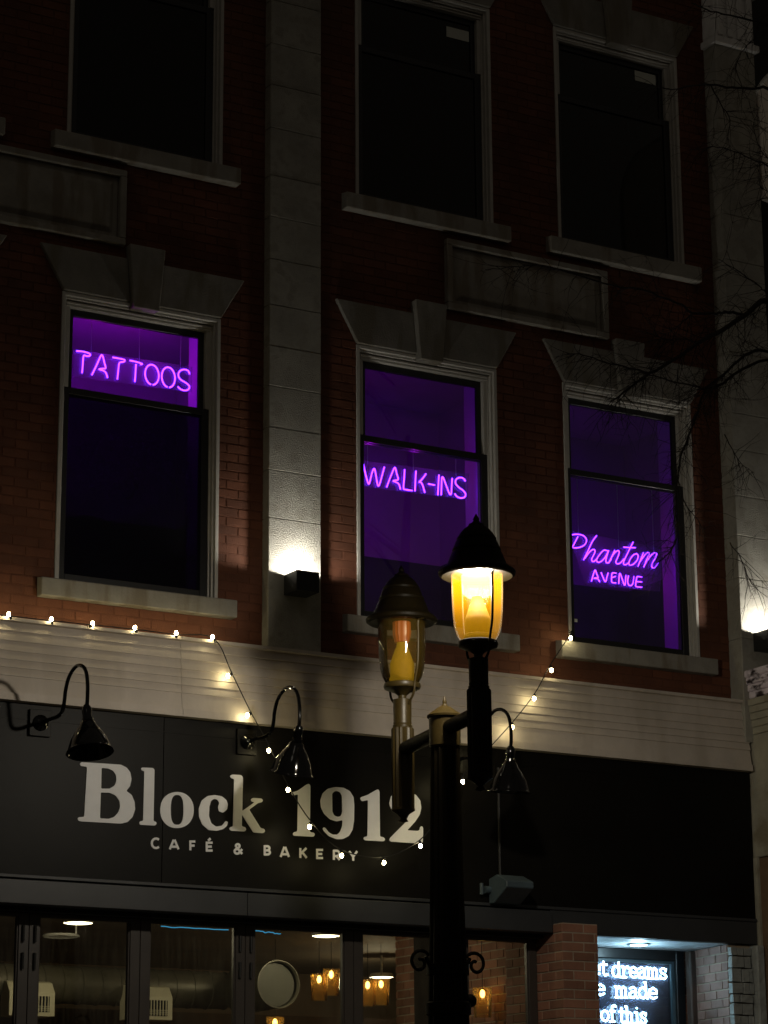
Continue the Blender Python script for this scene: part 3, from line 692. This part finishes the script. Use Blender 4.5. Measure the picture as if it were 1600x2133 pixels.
pha = [[(228,190),(262,170),(312,164),(370,176),(405,210),(405,250),(375,285),(322,304),(275,306)], [(320,188),(278,270),(232,358)],
 [(515,178),(470,240),(425,335),(378,432)], [(392,415),(440,350),(478,322),(498,338),(488,372),(464,420),(470,446),(492,444),(522,415)],
 [(630,338),(592,330),(552,368),(515,425),(526,455),(560,448),(602,405),(640,332)], [(640,332),(612,425),(616,460),(640,458),(668,425)],
 [(704,330),(640,465)], [(652,436),(700,360),(736,335),(750,352),(734,405),(714,450),(728,472),(760,464),(800,420)],
 [(895,245),(845,345),(800,440),(796,474),(820,481),(852,455)], [(795,298),(860,303),(920,305)],
 [(935,368),(903,376),(866,420),(850,465),(864,486),(900,474),(938,430),(946,384),(928,364)],
 [(1002,355),(945,500)], [(958,462),(1020,376),(1050,355),(1060,375),(1035,430),(1005,506)], [(1016,480),(1080,386),(1116,360),(1140,367),(1133,395),(1094,470),(1090,504),(1114,514),(1162,460)],
 [(460,655),(478,590),(494,544),(503,541),(516,580),(530,616),(508,619),(486,622)], [(486,623),(522,628),(536,640),(547,662)], [(560,560),(580,610),(599,652),(611,654),(622,610),(635,565)],
 [(720,570),(685,566),(673,580),(670,650),(682,668),(716,671)], [(672,617),(712,603)],
 [(745,680),(748,620),(752,578),(763,580),(782,635),(801,688),(812,688),(816,640),(820,590)],
 [(846,595),(838,655),(850,694),(878,696),(895,668),(905,600)], [(985,610),(940,606),(930,625),(921,690),(930,710),(986,716)], [(927,657),(985,661)]]
n3 = neon("neon_sign", [S3(t) for t in pha], NY, "violet script neon sign reading Phantom AVENUE in the rightmost lit window", (1280, 1165),
          [(1205, 1110, .5), (1289, 1140, .6), (1362, 1150, .6)], S3([(215,120),(1185,300),(1175,760),(400,690)]), rad=.0056)

# white neon writing in the entrance window (slab letters)
FONT = {'e': (.95, [[(.07,.5),(.88,.5),(.84,.78),(.5,1),(.17,.82),(.07,.5),(.15,.18),(.48,0),(.86,.16)]]),
 't': (.85, [[(.36,1.38),(.36,.22),(.52,.0),(.82,.1)], [(.05,1),(.78,1)]]),
 'd': (1.08, [[(.62,1.5),(.84,1.5),(.84,.04),(1.02,.0)], [(.84,.7),(.6,1),(.25,.9),(.08,.5),(.25,.1),(.58,0),(.84,.32)]]),
 'r': (.9, [[(.05,1),(.3,1),(.3,0)], [(.05,0),(.58,0)], [(.3,.62),(.5,.94),(.78,1),(.86,.8)]]),
 'a': (1.0, [[(.15,.84),(.45,1),(.76,.86),(.78,.12),(.98,0)], [(.78,.56),(.42,.58),(.1,.34),(.2,.04),(.52,0),(.78,.24)]]),
 'm': (1.4, [[(0,1),(.2,1),(.2,0)], [(.04,0),(.38,0)], [(.2,.7),(.45,1),(.66,.84),(.66,0)], [(.55,0),(.8,0)], [(.66,.7),(.9,1),(1.12,.84),(1.12,0)], [(1.0,0),(1.3,0)]]),
 's': (.92, [[(.8,.98),(.78,.74),(.68,.95),(.42,1),(.14,.8),(.3,.56),(.64,.45),(.84,.24),(.6,0),(.28,.04),(.14,.26),(.12,.02)]]),
 'o': (1.0, [[(.5,1),(.16,.82),(.07,.5),(.16,.18),(.5,0),(.84,.18),(.93,.5),(.84,.82),(.5,1)]]),
 'f': (.8, [[(.86,1.36),(.66,1.5),(.42,1.4),(.36,1.1),(.36,0)], [(.1,0),(.66,0)], [(.08,.96),(.74,.96)]]),
 'h': (1.08, [[(0,1.5),(.22,1.5),(.22,0)], [(.02,0),(.44,0)], [(.22,.68),(.5,1),(.78,.84),(.78,0)], [(.6,0),(1.0,0)]]),
 'i': (.72, [[(.1,1),(.4,1),(.4,0)], [(.1,0),(.7,0)], [(.37,1.36),(.43,1.42)]]),
 'w': (1.2, [[(0,1),(.3,0),(.56,.72),(.82,0),(1.12,1)]])}
SY = .66
DR = thing("neon_sign", at(1300, 2090, SY), "white glowing sign of slab lettering about dreams behind the entrance glass", "neon sign")
def neon_word(word, px0, px1, base0, base1, right=True):
    a, b = at(px0, base0, SY), at(px1, base1, SY); tot = sum(FONT[c][0] for c in word)
    k = (b.x-a.x)/tot; xh = .092; x = a.x
    for c in word:
        wd, sts = FONT[c]
        for st in sts:
            n = MB(); P = []
            for i in range(len(st)-1):
                P.append(st[i]);
                P.append(((st[i][0]*.5+st[i+1][0]*.5), (st[i][1]*.5+st[i+1][1]*.5)))
            P.append(st[-1]); zb = (a.z+b.z)/2
            n.tube([(x+u*k, SY, zb+v*xh) for u, v in P], .0072, 7); n.build("glass_tube", "cool white", DR)
        x += wd*k
neon_word("dreams", 1274, 1390, 2034, 2040); neon_word("sweet", 1174, 1267, 2027, 2033)
neon_word("made", 1281, 1370, 2075.5, 2082); neon_word("are", 1200, 1261, 2070, 2074)
neon_word("of", 1252, 1283, 2126, 2129); neon_word("this", 1289, 1348, 2129, 2133)
n = MB(); p, q = at(1180, 2000, SY+.04), at(1398, 2150, SY+.04); n.box(12.2, q.x, SY+.03, SY+.036, q.z, p.z); n.build("halo_panel", "halo sheet", DR)  # sheet added behind the letters to carry their halo

# ------------------------------------------------------------------ wall washers on the pilasters
def washer(cx, yface, label, zt=6.385):
    y0 = yface; d, wd, h = .215, .205, .165; w = thing("wall_washer", (cx, y0, zt-h), label, "wall light", "box wall washers on the stone pilasters")
    b = MB(); x0, x1 = cx-wd/2, cx+wd/2; t = .012
    b.box(x0, x1, y0-d, y0-d+t, zt-h, zt); b.box(x0, x0+t, y0-d+t, y0, zt-h, zt); b.box(x1-t, x1, y0-d+t, y0, zt-h, zt)
    b.box(x0+t, x1-t, y0-d+t, y0, zt-h, zt-h+t); b.build("housing", "black metal", w, bevel=.002)
    b = MB(); b.lathe([(.03, 0), (.03, .006)], (cx, y0-.150, zt-.035), 16); b.build("lens", "washer glow", w)
    lamp("light", (cx, y0-.150, zt-.022), w, 32, (1.0, .95, .84), .028, 'SPOT', math.radians(176), .1, (math.pi, 0, 0))
washer(9.325, -.10, "small black box light shining up the stone between the two lit windows")
washer(13.985, -.18, "small black box light shining up the stone at the right edge")

# ------------------------------------------------------------------ gooseneck sign lamps
def gooseneck(X, tilt, label):
    root = thing("gooseneck_lamp", (X, FY, 5.0), label, "wall lamp", "black gooseneck lamps over the cafe sign")
    b = MB(); b.box(X-.085, X+.085, FY-.028, FY-.0005, 4.90, 5.10); b.build("backplate", "sign black", root, bevel=.003)
    b = MB(); M = Matrix.Rotation(math.pi/2, 4, 'X'); b.lathe([(.062, 0), (.06, .012), (.035, .03), (.02, .04)], (X, FY-.028, 5.0), 20, M=M); b.build("flange", "black enamel", root)
    P = [(FY-.06, 5.0), (-.30, 5.0), (-.46, 4.995), (-.555, 5.02), (-.59, 5.09), (-.605, 5.16), (-.65, 5.24), (-.73, 5.295), (-.82, 5.312), (-.91, 5.29), (-.975, 5.235), (-1.005, 5.15), (-1.01, 5.05), (-1.0, 4.97)]
    b = MB(); b.tube(smooth([(X, y, z) for y, z in P], 4), .0145, 10); b.build("arm", "black enamel", root)
    M = Matrix.Rotation(math.radians(tilt), 4, 'X'); c = (X, -1.0, 4.97)
    b = MB(); b.lathe([(.022, .02), (.034, .0), (.036, -.03), (.032, -.075), (.040, -.08), (.042, -.10), (.036, -.105)], c, 20, M=M)
    b.build("socket", "black enamel", root)
    b = MB(); b.lathe([(.036, -.10), (.055, -.115), (.062, -.135), (.100, -.19), (.135, -.25), (.158, -.315), (.165, -.335), (.172, -.342), (.168, -.336), (.155, -.318), (.13, -.25), (.095, -.19), (.05, -.13), (.001, -.12)], c, 32, M=M)
    b.build("shade", "black enamel", root, fix=False)
gooseneck(7.154, -13, "black gooseneck lamp above the big letter B, shade tipped outward")
gooseneck(8.879, 20, "black gooseneck lamp above the first numeral, shade turned to the wall")
gooseneck(10.765, 6, "black gooseneck lamp just right of the street lamp post")

# wall pack with its conduit
WP = thing("emergency_light", (11.25, FY-.035, 3.95), "grey wedge shaped fixture fed by a conduit on the black fascia", "wall light")
b = MB(); b.prism_x([(FY-.03, 4.06), (FY-.15, 4.085), (FY-.30, 4.02), (FY-.30, 3.97), (FY-.10, 3.86), (FY-.03, 3.86)], 11.08, 11.34); b.build("housing", "box grey", WP, bevel=.006)
b = MB(); b.tube([(11.03, FY-.05, 3.97), (11.08, FY-.05, 3.97)], .03, 12); b.tube([(11.0, FY-.05, 3.93), (11.0, FY-.05, 4.02)], .016, 10); b.build("coupling", "box grey", WP)
b = MB(); b.tube([(11.20, FY-.016, 4.08), (11.20, FY-.016, 4.98)], .013, 8); b.build("conduit", "black metal", WP)

# ------------------------------------------------------------------ string lights
SL = thing("string_lights", at(443, 1320, -.19), "cord of warm bulbs along the cornice drooping in front of the sign", "string lights")
bl = [(-70,1271,-.185),(18,1280,-.185),(107,1290,-.185),(193,1299,-.185),(281,1308,-.185),(367,1319,-.185),(443,1327,-.19),(475,1408,-.222),(515,1490,-.262),(560,1563,-.30),(600,1645,-.42),(645,1722,-.45),
      (712,1782,-.48),(800,1797,-.48),(876,1762,-.46),(925,1697,-.43),(964,1628,-.40),(1017,1572,-.37),(1067,1515,-.275),(1113,1455,-.24),(1149,1396,-.20),(1189,1329,-.15)]
cp_ = []
for i, (x, y, Y) in enumerate(bl):
    p = at(x, y, Y); up = Vector((R.uniform(-.012, .012), R.uniform(-.01, .01), .045)) if i > 6 else Vector((R.uniform(-.01, .01), 0, -.010))
    if i in (7, 8): up = Vector((.035, 0, .022))
    cp_.append(p+up)
    b = MB(); b.ball(p, .0135, .0135, .019, 12); bo = b.build("bulb", "bulb glow", SL)
    d = up.normalized(); b = MB(); b.tube([p+d*.014, p+d*.040], [.012, .010], 8); b.build("bulb_socket", "cable", SL)
b = MB(); b.tube(smooth(cp_+[at(1186, 1318, -.10), at(1186, 1312, -.0)], 5), .0045, 6); b.build("cord", "cable", SL)

# ------------------------------------------------------------------ twin street lamp
PX, PY = 8.87, -3.10
LA, LB = Vector((9.029, -2.27, 5.098)), Vector((8.748, -3.73, 5.097))
SLP = thing("street_lamp", (PX, PY, 0), "dark twin lantern street lamp with fluted post, nearer lantern glowing yellow", "street lamp")
b = MB(); b.lathe([(.26, 0), (.26, .12), (.22, .16), (.20, .5), (.185, .58), (.15, .64), (.140, .9), (.136, 2.6), (.112, 3.57), (.100, 4.40), (.096, 4.62)], (PX, PY, 0), 64, flute=.09, nf=16); b.build("post", "post paint", SLP)
b = MB(); b.lathe([(.098, 4.50), (.106, 4.51), (.108, 4.70), (.120, 4.705), (.122, 4.718), (.10, 4.735), (.085, 4.745), (.045, 4.775), (.022, 4.785), (.013, 4.80), (.016, 4.81), (.004, 4.85), (.0001, 4.855)], (PX, PY, 0), 32); b.build("post_cap", "lit post paint", SLP)
ad = (LB-LA); ad.z = 0; ad.normalize()
b = MB()
for L_, s in ((LA, -1), (LB, 1)):
    e = Vector((L_.x, L_.y, 4.625)); b.tube([Vector((PX, PY, 4.625))+ad*s*.085, e-ad*s*.05], .05, 20)
b.build("arm", "post paint", SLP)
def bracket_scroll(px, py, Y, flip):
    P = []
    for k in range(26):
        t = k/25; a = t*3.6*math.pi/1.5; r = .085*(1-t*.8)
        P.append((r*math.cos(a+.6), r*math.sin(a+.6)))
    b = MB(); b.tube([(PX+flip*(.215-u*1.0), PY-.0, 3.06+v) for u, v in P], .012, 8)
    b.tube([(PX+flip*.10, PY, 2.96), (PX+flip*.17, PY, 3.10)], .014, 8); b.build("scroll", "post paint", SLP)
bracket_scroll(0, 0, 0, -1); bracket_scroll(0, 0, 0, 1)
b = MB(); b.lathe([(.124, 2.98), (.140, 2.985), (.142, 3.05), (.124, 3.055)], (PX, PY, 0), 28); b.lathe([(.135, 2.72), (.150, 2.73), (.150, 2.80), (.134, 2.81)], (PX, PY, 0), 28)
b.ball((PX+.15, PY-.03, 2.82), .045); b.build("band", "post paint", SLP)
def lantern(c, lit):
    c = Vector(c); x, y, z = c
    mcol = "post paint" if lit else "lit post paint"  # unlit lantern takes the copy coloured as lit by its neighbour
    lan = MB(); lan.lathe([(.036, -.98), (.0001, -.99)][::-1] + [(.018, -.955), (.05, -.925), (.083, -.905), (.083, -.89)], c, 24)
    lan.lathe([(.080, -.89), (.0815, -.60), (.0815, -.33), (.076, -.318)], c, 60, flute=.10, nf=15)
    root = lan.build("lantern", mcol, SLP)
    b = MB(); b.lathe([(.070, -.325), (.070, -.30), (.064, -.295), (.066, -.28), (.064, -.275), (.066, -.115), (.04, -.108)], c, 28); b.build("neck", mcol, root)
    b = MB(); b.lathe([(.028, -.12), (.030, -.085), (.055, -.065), (.105, -.045), (.128, -.035), (.134, -.02), (.130, .0), (.118, .006)], c, 32); b.build("cup", mcol, root)
    b = MB(); b.lathe([(.118, .008), (.142, .05), (.158, .11), (.166, .20), (.170, .33), (.171, .452)], c, 40)
    for f in [f for f in b.bm.faces if len(f.verts) > 4]: b.bm.faces.remove(f)
    b.build("globe", "lit globe glass" if lit else "lamp glass", root)
    roof = [(.150, .452), (.175, .448), (.235, .440), (.254, .452), (.258, .470), (.250, .482), (.228, .490), (.200, .520), (.182, .565), (.168, .600), (.160, .605), (.163, .622), (.150, .650), (.138, .680), (.130, .685), (.133, .70), (.110, .735), (.085, .765), (.055, .785), (.050, .80), (.030, .81), (.018, .825), (.022, .835), (.008, .86), (.0001, .875)]
    b = MB(); b.lathe(roof, c, 44); b.build("roof", "post paint", root)
    for an in (-80, 100) if not lit else (-88, 92):
        a = math.radians(an); ux, uy = math.cos(a), math.sin(a)
        P = [(.235, .445), (.180, .435), (.178, .33), (.174, .2), (.166, .11), (.150, .05), (.136, -.005), (.130, -.06), (.112, -.10), (.082, -.13), (.068, -.15)]
        b = MB(); b.tube(smooth([c+Vector((ux*r, uy*r, h)) for r, h in P], 3), .0085, 8); b.build("strap", mcol, root)
    b = MB(); b.lathe([(.080, .012), (.092, .03), (.090, .045), (.085, .05), (.088, .14), (.080, .165), (.052, .245), (.040, .27), (.036, .30)], c, 28); b.build("ballast_cover", "glowing cone", root)
    if lit:
        b = MB(); b.lathe([(.070, .305), (.098, .325), (.105, .38), (.105, .446)], c, 28); b.build("refractor", "lamp white", root)
        lamp("light", c+Vector((0, 0, .405)), root, 200, (1.0, .97, .94), .10)
    else:
        b = MB(); b.lathe([(.050, .30), (.060, .335), (.066, .36), (.066, .45)], c, 28, flute=.06, nf=14); b.build("refractor", "dull red lens", root)
lantern(LA, False); lantern(LB, True)

# ------------------------------------------------------------------ bare tree
TR = thing("bare_tree", (12.35, -3.3, 0), "bare dark street tree reaching thin leafless branches in from the right", "tree")
TB = Vector((12.35, -3.3, 0))
b = MB(); b.tube(smooth([TB, TB+Vector((.02, .02, 1.5)), TB+Vector((-.03, .0, 3.0)), TB+Vector((.05, .05, 4.6)), TB+Vector((.1, 0, 6.2)), TB+Vector((.05, .1, 7.6)), TB+Vector((.2, 0, 9.0))], 4),
            [.17-.145*i/24 for i in range(25)], 14); b.build("trunk", "bark", TR)
br = [([(1600,626),(1551,657),(1506,687),(1454,714),(1402,750),(1352,779),(1307,811),(1271,838)], 13, 3),
 ([(1546,654),(1510,650),(1492,653),(1442,653),(1420,635),(1384,621),(1330,601),(1280,596),(1180,566),(1120,553),(1070,556),(1012,563)], 6, 1.5),
 ([(1600,732),(1550,741),(1505,783),(1465,810),(1454,806),(1400,795),(1361,783),(1330,775)], 7, 2),
 ([(1600,748),(1530,780),(1505,800),(1470,814),(1452,862),(1430,920),(1415,965),(1407,1050),(1410,1120),(1390,1155),(1370,1170)], 6.5, 1.8),
 ([(1600,185),(1569,185),(1526,183),(1479,176),(1440,179),(1400,186),(1352,176)], 7.5, 1.6),
 ([(1600,52),(1575,46),(1520,32),(1470,20),(1440,5)], 6, 2.5), ([(1600,345),(1575,335),(1530,315),(1485,305),(1460,312)], 4.2, 1.4),
 ([(1600,612),(1580,595),(1530,560),(1497,540)], 4.2, 1.3), ([(1352,779),(1330,770),(1290,762),(1255,752),(1215,738),(1180,735)], 4, 1.2),
 ([(1454,714),(1420,705),(1385,708),(1362,692)], 3, 1.2), ([(1510,905),(1530,945),(1548,968),(1572,986)], 2.2, 1.0), ([(1520,1130),(1541,1160),(1556,1195),(1570,1222)], 2.2, 1.0),
 ([(1600,30),(1570,80),(1545,110),(1528,150)], 4, 1.2), ([(1442,653),(1418,672),(1398,690),(1380,700)], 3, 1.0),
 ([(1500,785),(1470,830),(1440,880),(1432,930)], 3.4, 1.0), ([(1412,1000),(1428,1050),(1448,1075),(1470,1110)], 2.2, .9), ([(1479,176),(1500,215),(1520,250),(1515,300)], 3, 1),
 ([(1600,330),(1580,300),(1570,260),(1585,220)], 2.6, 1), ([(1600,400),(1583,385),(1578,350)], 2.2, 1)]
cr = MB(); rt = random.Random(11)
def twig(p, d, ln, r, depth):
    pts = [p]; n = 5
    for i in range(n):
        d = (d + Vector((rt.uniform(-.28, .28), rt.uniform(-.28, .28), rt.uniform(-.30, .22)))).normalized()
        pts.append(pts[-1]+d*ln/n)
    cr.tube(pts, [r*(1-.75*i/n) for i in range(n+1)], 5)
    if depth:
        for k in range(rt.choice((2, 3, 3))):
            q = pts[rt.randint(1, n)]; side = Vector((rt.uniform(-1, .6), rt.uniform(-.6, .6), rt.uniform(-1, .6))).normalized()
            twig(q, (d*.8+side*.9).normalized(), ln*rt.uniform(.4, .7), r*.62, depth-1)
for i, (pl, w0, w1) in enumerate(br):
    Y0 = -3.2+((i*37) % 7-3)*.06; N = len(pl)
    pts = [at(x, y, Y0+.05*math.sin(k*1.3+i)) for k, (x, y) in enumerate(pl)]
    if pl[0][0] == 1600:                       # carry the limb on to the trunk
        d = (pts[0]-pts[1]).normalized(); t = Vector((TB.x+.05, TB.y, pts[0].z-.35)); pts = [t, (t+pts[0])/2+Vector((0, 0, .05))]+pts
    P = smooth(pts, 4); M_ = len(P); k = 1/280/2
    wob = [p+Vector((rt.uniform(-.006, .006), 0, rt.uniform(-.006, .006))) for p in P]
    cr.tube(wob, [(w0*1.15+(w1-w0*1.15)*(j/(M_-1)))*k for j in range(M_)], 7)
    for j in range(4 if pl[0][0] == 1600 else 1, M_-1):
        for q_ in range(3 if i in (0, 2, 3, 8, 9) else 2):
            if rt.random() < .72:
                d = (wob[j+1]-wob[j-1]).normalized(); side = Vector((rt.uniform(-.8, .5), rt.uniform(-.5, .5), rt.uniform(-1.2, .55))).normalized()
                twig(wob[j], (d*.7+side).normalized(), rt.uniform(.14, .46), max(.0026, w1*k*.62), rt.choice((0, 1, 1, 2)))
cr.build("branches", "bark", TR)

# ------------------------------------------------------------------ things inside the cafe
def cafe_lamp(px, py, Y, label):
    Y = Y-1.2
    p = at(px, py, Y); t = thing("ceiling_light", p, label, "ceiling light", "round ceiling lights in the cafe")
    b = MB(); b.lathe([(.11, .015), (.12, .0), (.125, .02), (.11, .04)], p, 24); b.build("housing", "inner white", t)
    b = MB(); b.lathe([(.095, -.004), (.095, .012)], p, 24); b.build("diffuser", "ceiling glow", t)
    b = MB(); b.tube([p+Vector((0, 0, .04)), Vector((p.x, p.y, IZ-.002))], .012, 6); b.build("stem", "inner white", t)
    lamp("light", p+Vector((0, 0, -.05)), t, 15, (1.0, .86, .55), .09)
cafe_lamp(163, 1923, 3.2, "glowing round ceiling light behind the leftmost wide pane")
cafe_lamp(679, 1950, 3.2, "glowing round ceiling light behind the middle pane")
cafe_lamp(795, 2036, 6.4, "flat round lamp deep inside the cafe above the candle bulbs")
p = at(127, 1950, 3.0); t = tag(thing("ceiling_ring", p, "x", "x"), "pale oval ceiling ring left of the glowing cafe light", "ceiling ring")
b = MB(); b.lathe([(.135, .0), (.15, -.008), (.165, .0), (.15, .014), (.135, .008)], p, 28); b.build("rim", "inner white", t)
b = MB(); b.tube([p+Vector((.14, 0, .006)), Vector((p.x+.14, p.y, IZ-.002))], .008, 6); b.build("stem", "inner white", t)
# ducts
dz = at(150, 2052, 3.4).z
D = thing("air_duct", (8.4, 3.4, dz), "long round metal air duct running behind the folding doors", "duct")
b = MB(); M = Matrix.Rotation(math.pi/2, 4, 'Y'); pr_ = []
for k in range(41): pr_ += [(.165, k*.18), (.165, k*.18+.165), (.172, k*.18+.17), (.172, k*.18+.178)]
b.lathe([(r_, z_-4.2) for r_, z_ in pr_], (7.3, 3.4, dz), 28, M=M); b.build("pipe", "duct metal", D)
for gx in (8.28, 9.40):
    b = MB(); z0, z1 = dz-.30, dz-.10; y0 = 3.10
    b.prism_x([(y0, z0), (y0, z1), (y0+.07, z1+.09), (3.3, z1+.12), (3.3, z0)], gx, gx+.42); v = b.build("vent", "vent paint", D, bevel=.003)
    b = MB(); b.box(gx+.05, gx+.37, y0-.004, y0-.001, z0+.035, z1-.03); b.build("vent_opening", "dark gap", v)
    b = MB()
    for k in range(11): b.box(gx+.06+k*.029, gx+.068+k*.029, y0-.012, y0-.005, z0+.036, z1-.031)
    for k in range(3): b.box(gx+.051, gx+.369, y0-.009, y0-.0045, z0+.05+k*.016, z0+.054+k*.016)
    b.build("louvre", "vent paint", v)
c = at(581, 2050, 2.6)
D2 = thing("duct_outlet", c, "big round duct outlet with recessed grey plate facing the street", "duct")
b = MB(); M = Matrix.Rotation(-math.pi/2, 4, 'X'); b.lathe([(.195, .03), (.205, .0), (.212, .0), (.212, .7), (.195, .7)], c, 40, M=M)
for f in [f for f in b.bm.faces if len(f.verts) > 4]: b.bm.faces.remove(f)
b.build("pipe", "duct metal", D2)
b = MB(); b.lathe([(.19, .07), (.19, .08)], c, 40, M=M); b.build("plate", "grey plate", D2)
# candle bulbs in amber glass
where = ["beside the big round duct outlet", "behind the frame right of the round duct outlet", "just right of the wide door post", "below the flat round lamp",
         "standing alone left of the street lamp post", "half hidden by the street lamp post", "against the brown interior brick wall", "low under the round duct outlet"]
for (px, py), wh in zip([(665,2040),(690,2030),(766,2052),(794,2050),(877,2068),(914,2066),(1005,2070),(573,2130)], where):
    Y = 4.2 if px < 1000 else 1.3
    p = at(px, py, Y); t = thing("pendant_bulb", p, "warm bulb in an amber glass cylinder "+wh, "pendant lamp", "amber pendant bulbs in the cafe")
    b = MB(); b.ball(p, .022, .022, .036, 12); b.build("bulb", "filament glow", t)
    b = MB(); b.lathe([(.075, -.20), (.082, -.05), (.085, .05)], p, 24)
    for f in [f for f in b.bm.faces if len(f.verts) > 4]: b.bm.faces.remove(f)
    b.build("glass_shade", "amber glass", t)
    b = MB(); b.tube([p+Vector((0, 0, .03)), Vector((p.x, p.y, IZ-.002))], .003, 6); b.build("cord", "cable", t)
# blue light strip
def led(p0, p1, amp, label, seed):
    rr = random.Random(seed); a, c_ = at(*p0, 1.2), at(*p1, 1.2)
    t = thing("blue_light_strip", (a+c_)/2, label, "light strip", "blue light strips inside the cafe")
    pts = [a.lerp(c_, k/14)+Vector((0, 0, rr.uniform(-amp, amp))) for k in range(15)]
    b = MB(); b.tube(smooth(pts, 2), .0038, 6); b.build("tube", "blue led", t)
    for q in (a, c_):
        b = MB(); b.tube([q, Vector((q.x, q.y, IZ-.002))], .003, 5); b.build("hanger", "cable", t)
led((335, 1930), (476, 1937), .003, "longer thin blue light strip at the top of a cafe pane", 2)
led((527, 1939), (585, 1945), .006, "shorter wavy blue light strip above the round duct outlet", 5)

# entrance downlight
p = at(1330, 1955, .24); p.z = 3.648
t = thing("downlight", p, "cool white recessed downlight in the boarded entrance soffit", "downlight")
b = MB(); b.lathe([(.085, -.008), (.10, -.010), (.10, .0), (.085, .0)], p, 28); b.build("trim", "box grey", t)
b = MB(); b.lathe([(.070, -.012), (.072, -.002)], p, 24); b.build("lens", "cool white", t)
lamp("light", p+Vector((0, 0, -.04)), t, 9.0, (.55, .85, 1.0), .06)

# blinds and papers in the upper windows
for x, lab in ((9.95, "grey roller blind behind the middle window of the top floor"), (12.03, "grey roller blind behind the right top floor window near the branches"), (7.29, "grey roller blind at the top of the upper left window")):
    b = MB(); b.box(x+.12, x+WW-.12, .165, .17, 11.42, 11.80); o = b.build("roller_blind", "blind", origin=(x+WW/2, .167, 11.42)); tag(o, lab, "blind", "roller blinds in the top floor windows")
for (x0, y0, x1, y1), lab in (((930, 50, 977, 92), "small white paper on the upper middle window"), ((1322, 142, 1366, 182), "small white paper on the upper right window behind branches"),
                             ((1191, 1287, 1203, 1297), "tiny white sticker at the lower left corner of the Phantom window")):
    Y = .106 if y0 < 500 else .075
    p0, p1 = at(x0, (y0+y1)/2-(y1-y0)*.4, Y), at(x1, (y0+y1)/2+(y1-y0)*.4, Y)
    b = MB(); b.box(p0.x, p1.x, Y, Y+.002, p1.z, p0.z); o = b.build("paper_notice", "paper", origin=(p0+p1)/2); tag(o, lab, "paper")

# faint pennants behind the upper left window
t = thing("pennant_garland", at(320, 90, .20), "faint string of small triangular pennants behind the upper left window", "garland")
b = MB(); b.tube([at(150, 88, .20), at(235, 86, .20), at(320, 116, .20), at(385, 92, .20), at(440, 100, .20)], .002, 5); b.build("cord", "cable", t)
for px, py, k in ((232, 92, 1), (320, 128, -1), (385, 104, 1)):
    b = MB(); c = at(px, py, .20); q = [(c.x-.075, c.z-.10*k), (c.x+.075, c.z-.10*k), (c.x, c.z+.10*k)]
    b.prism_y(q if k > 0 else q[::-1], .199, .202); b.build("pennant", "paper", t)
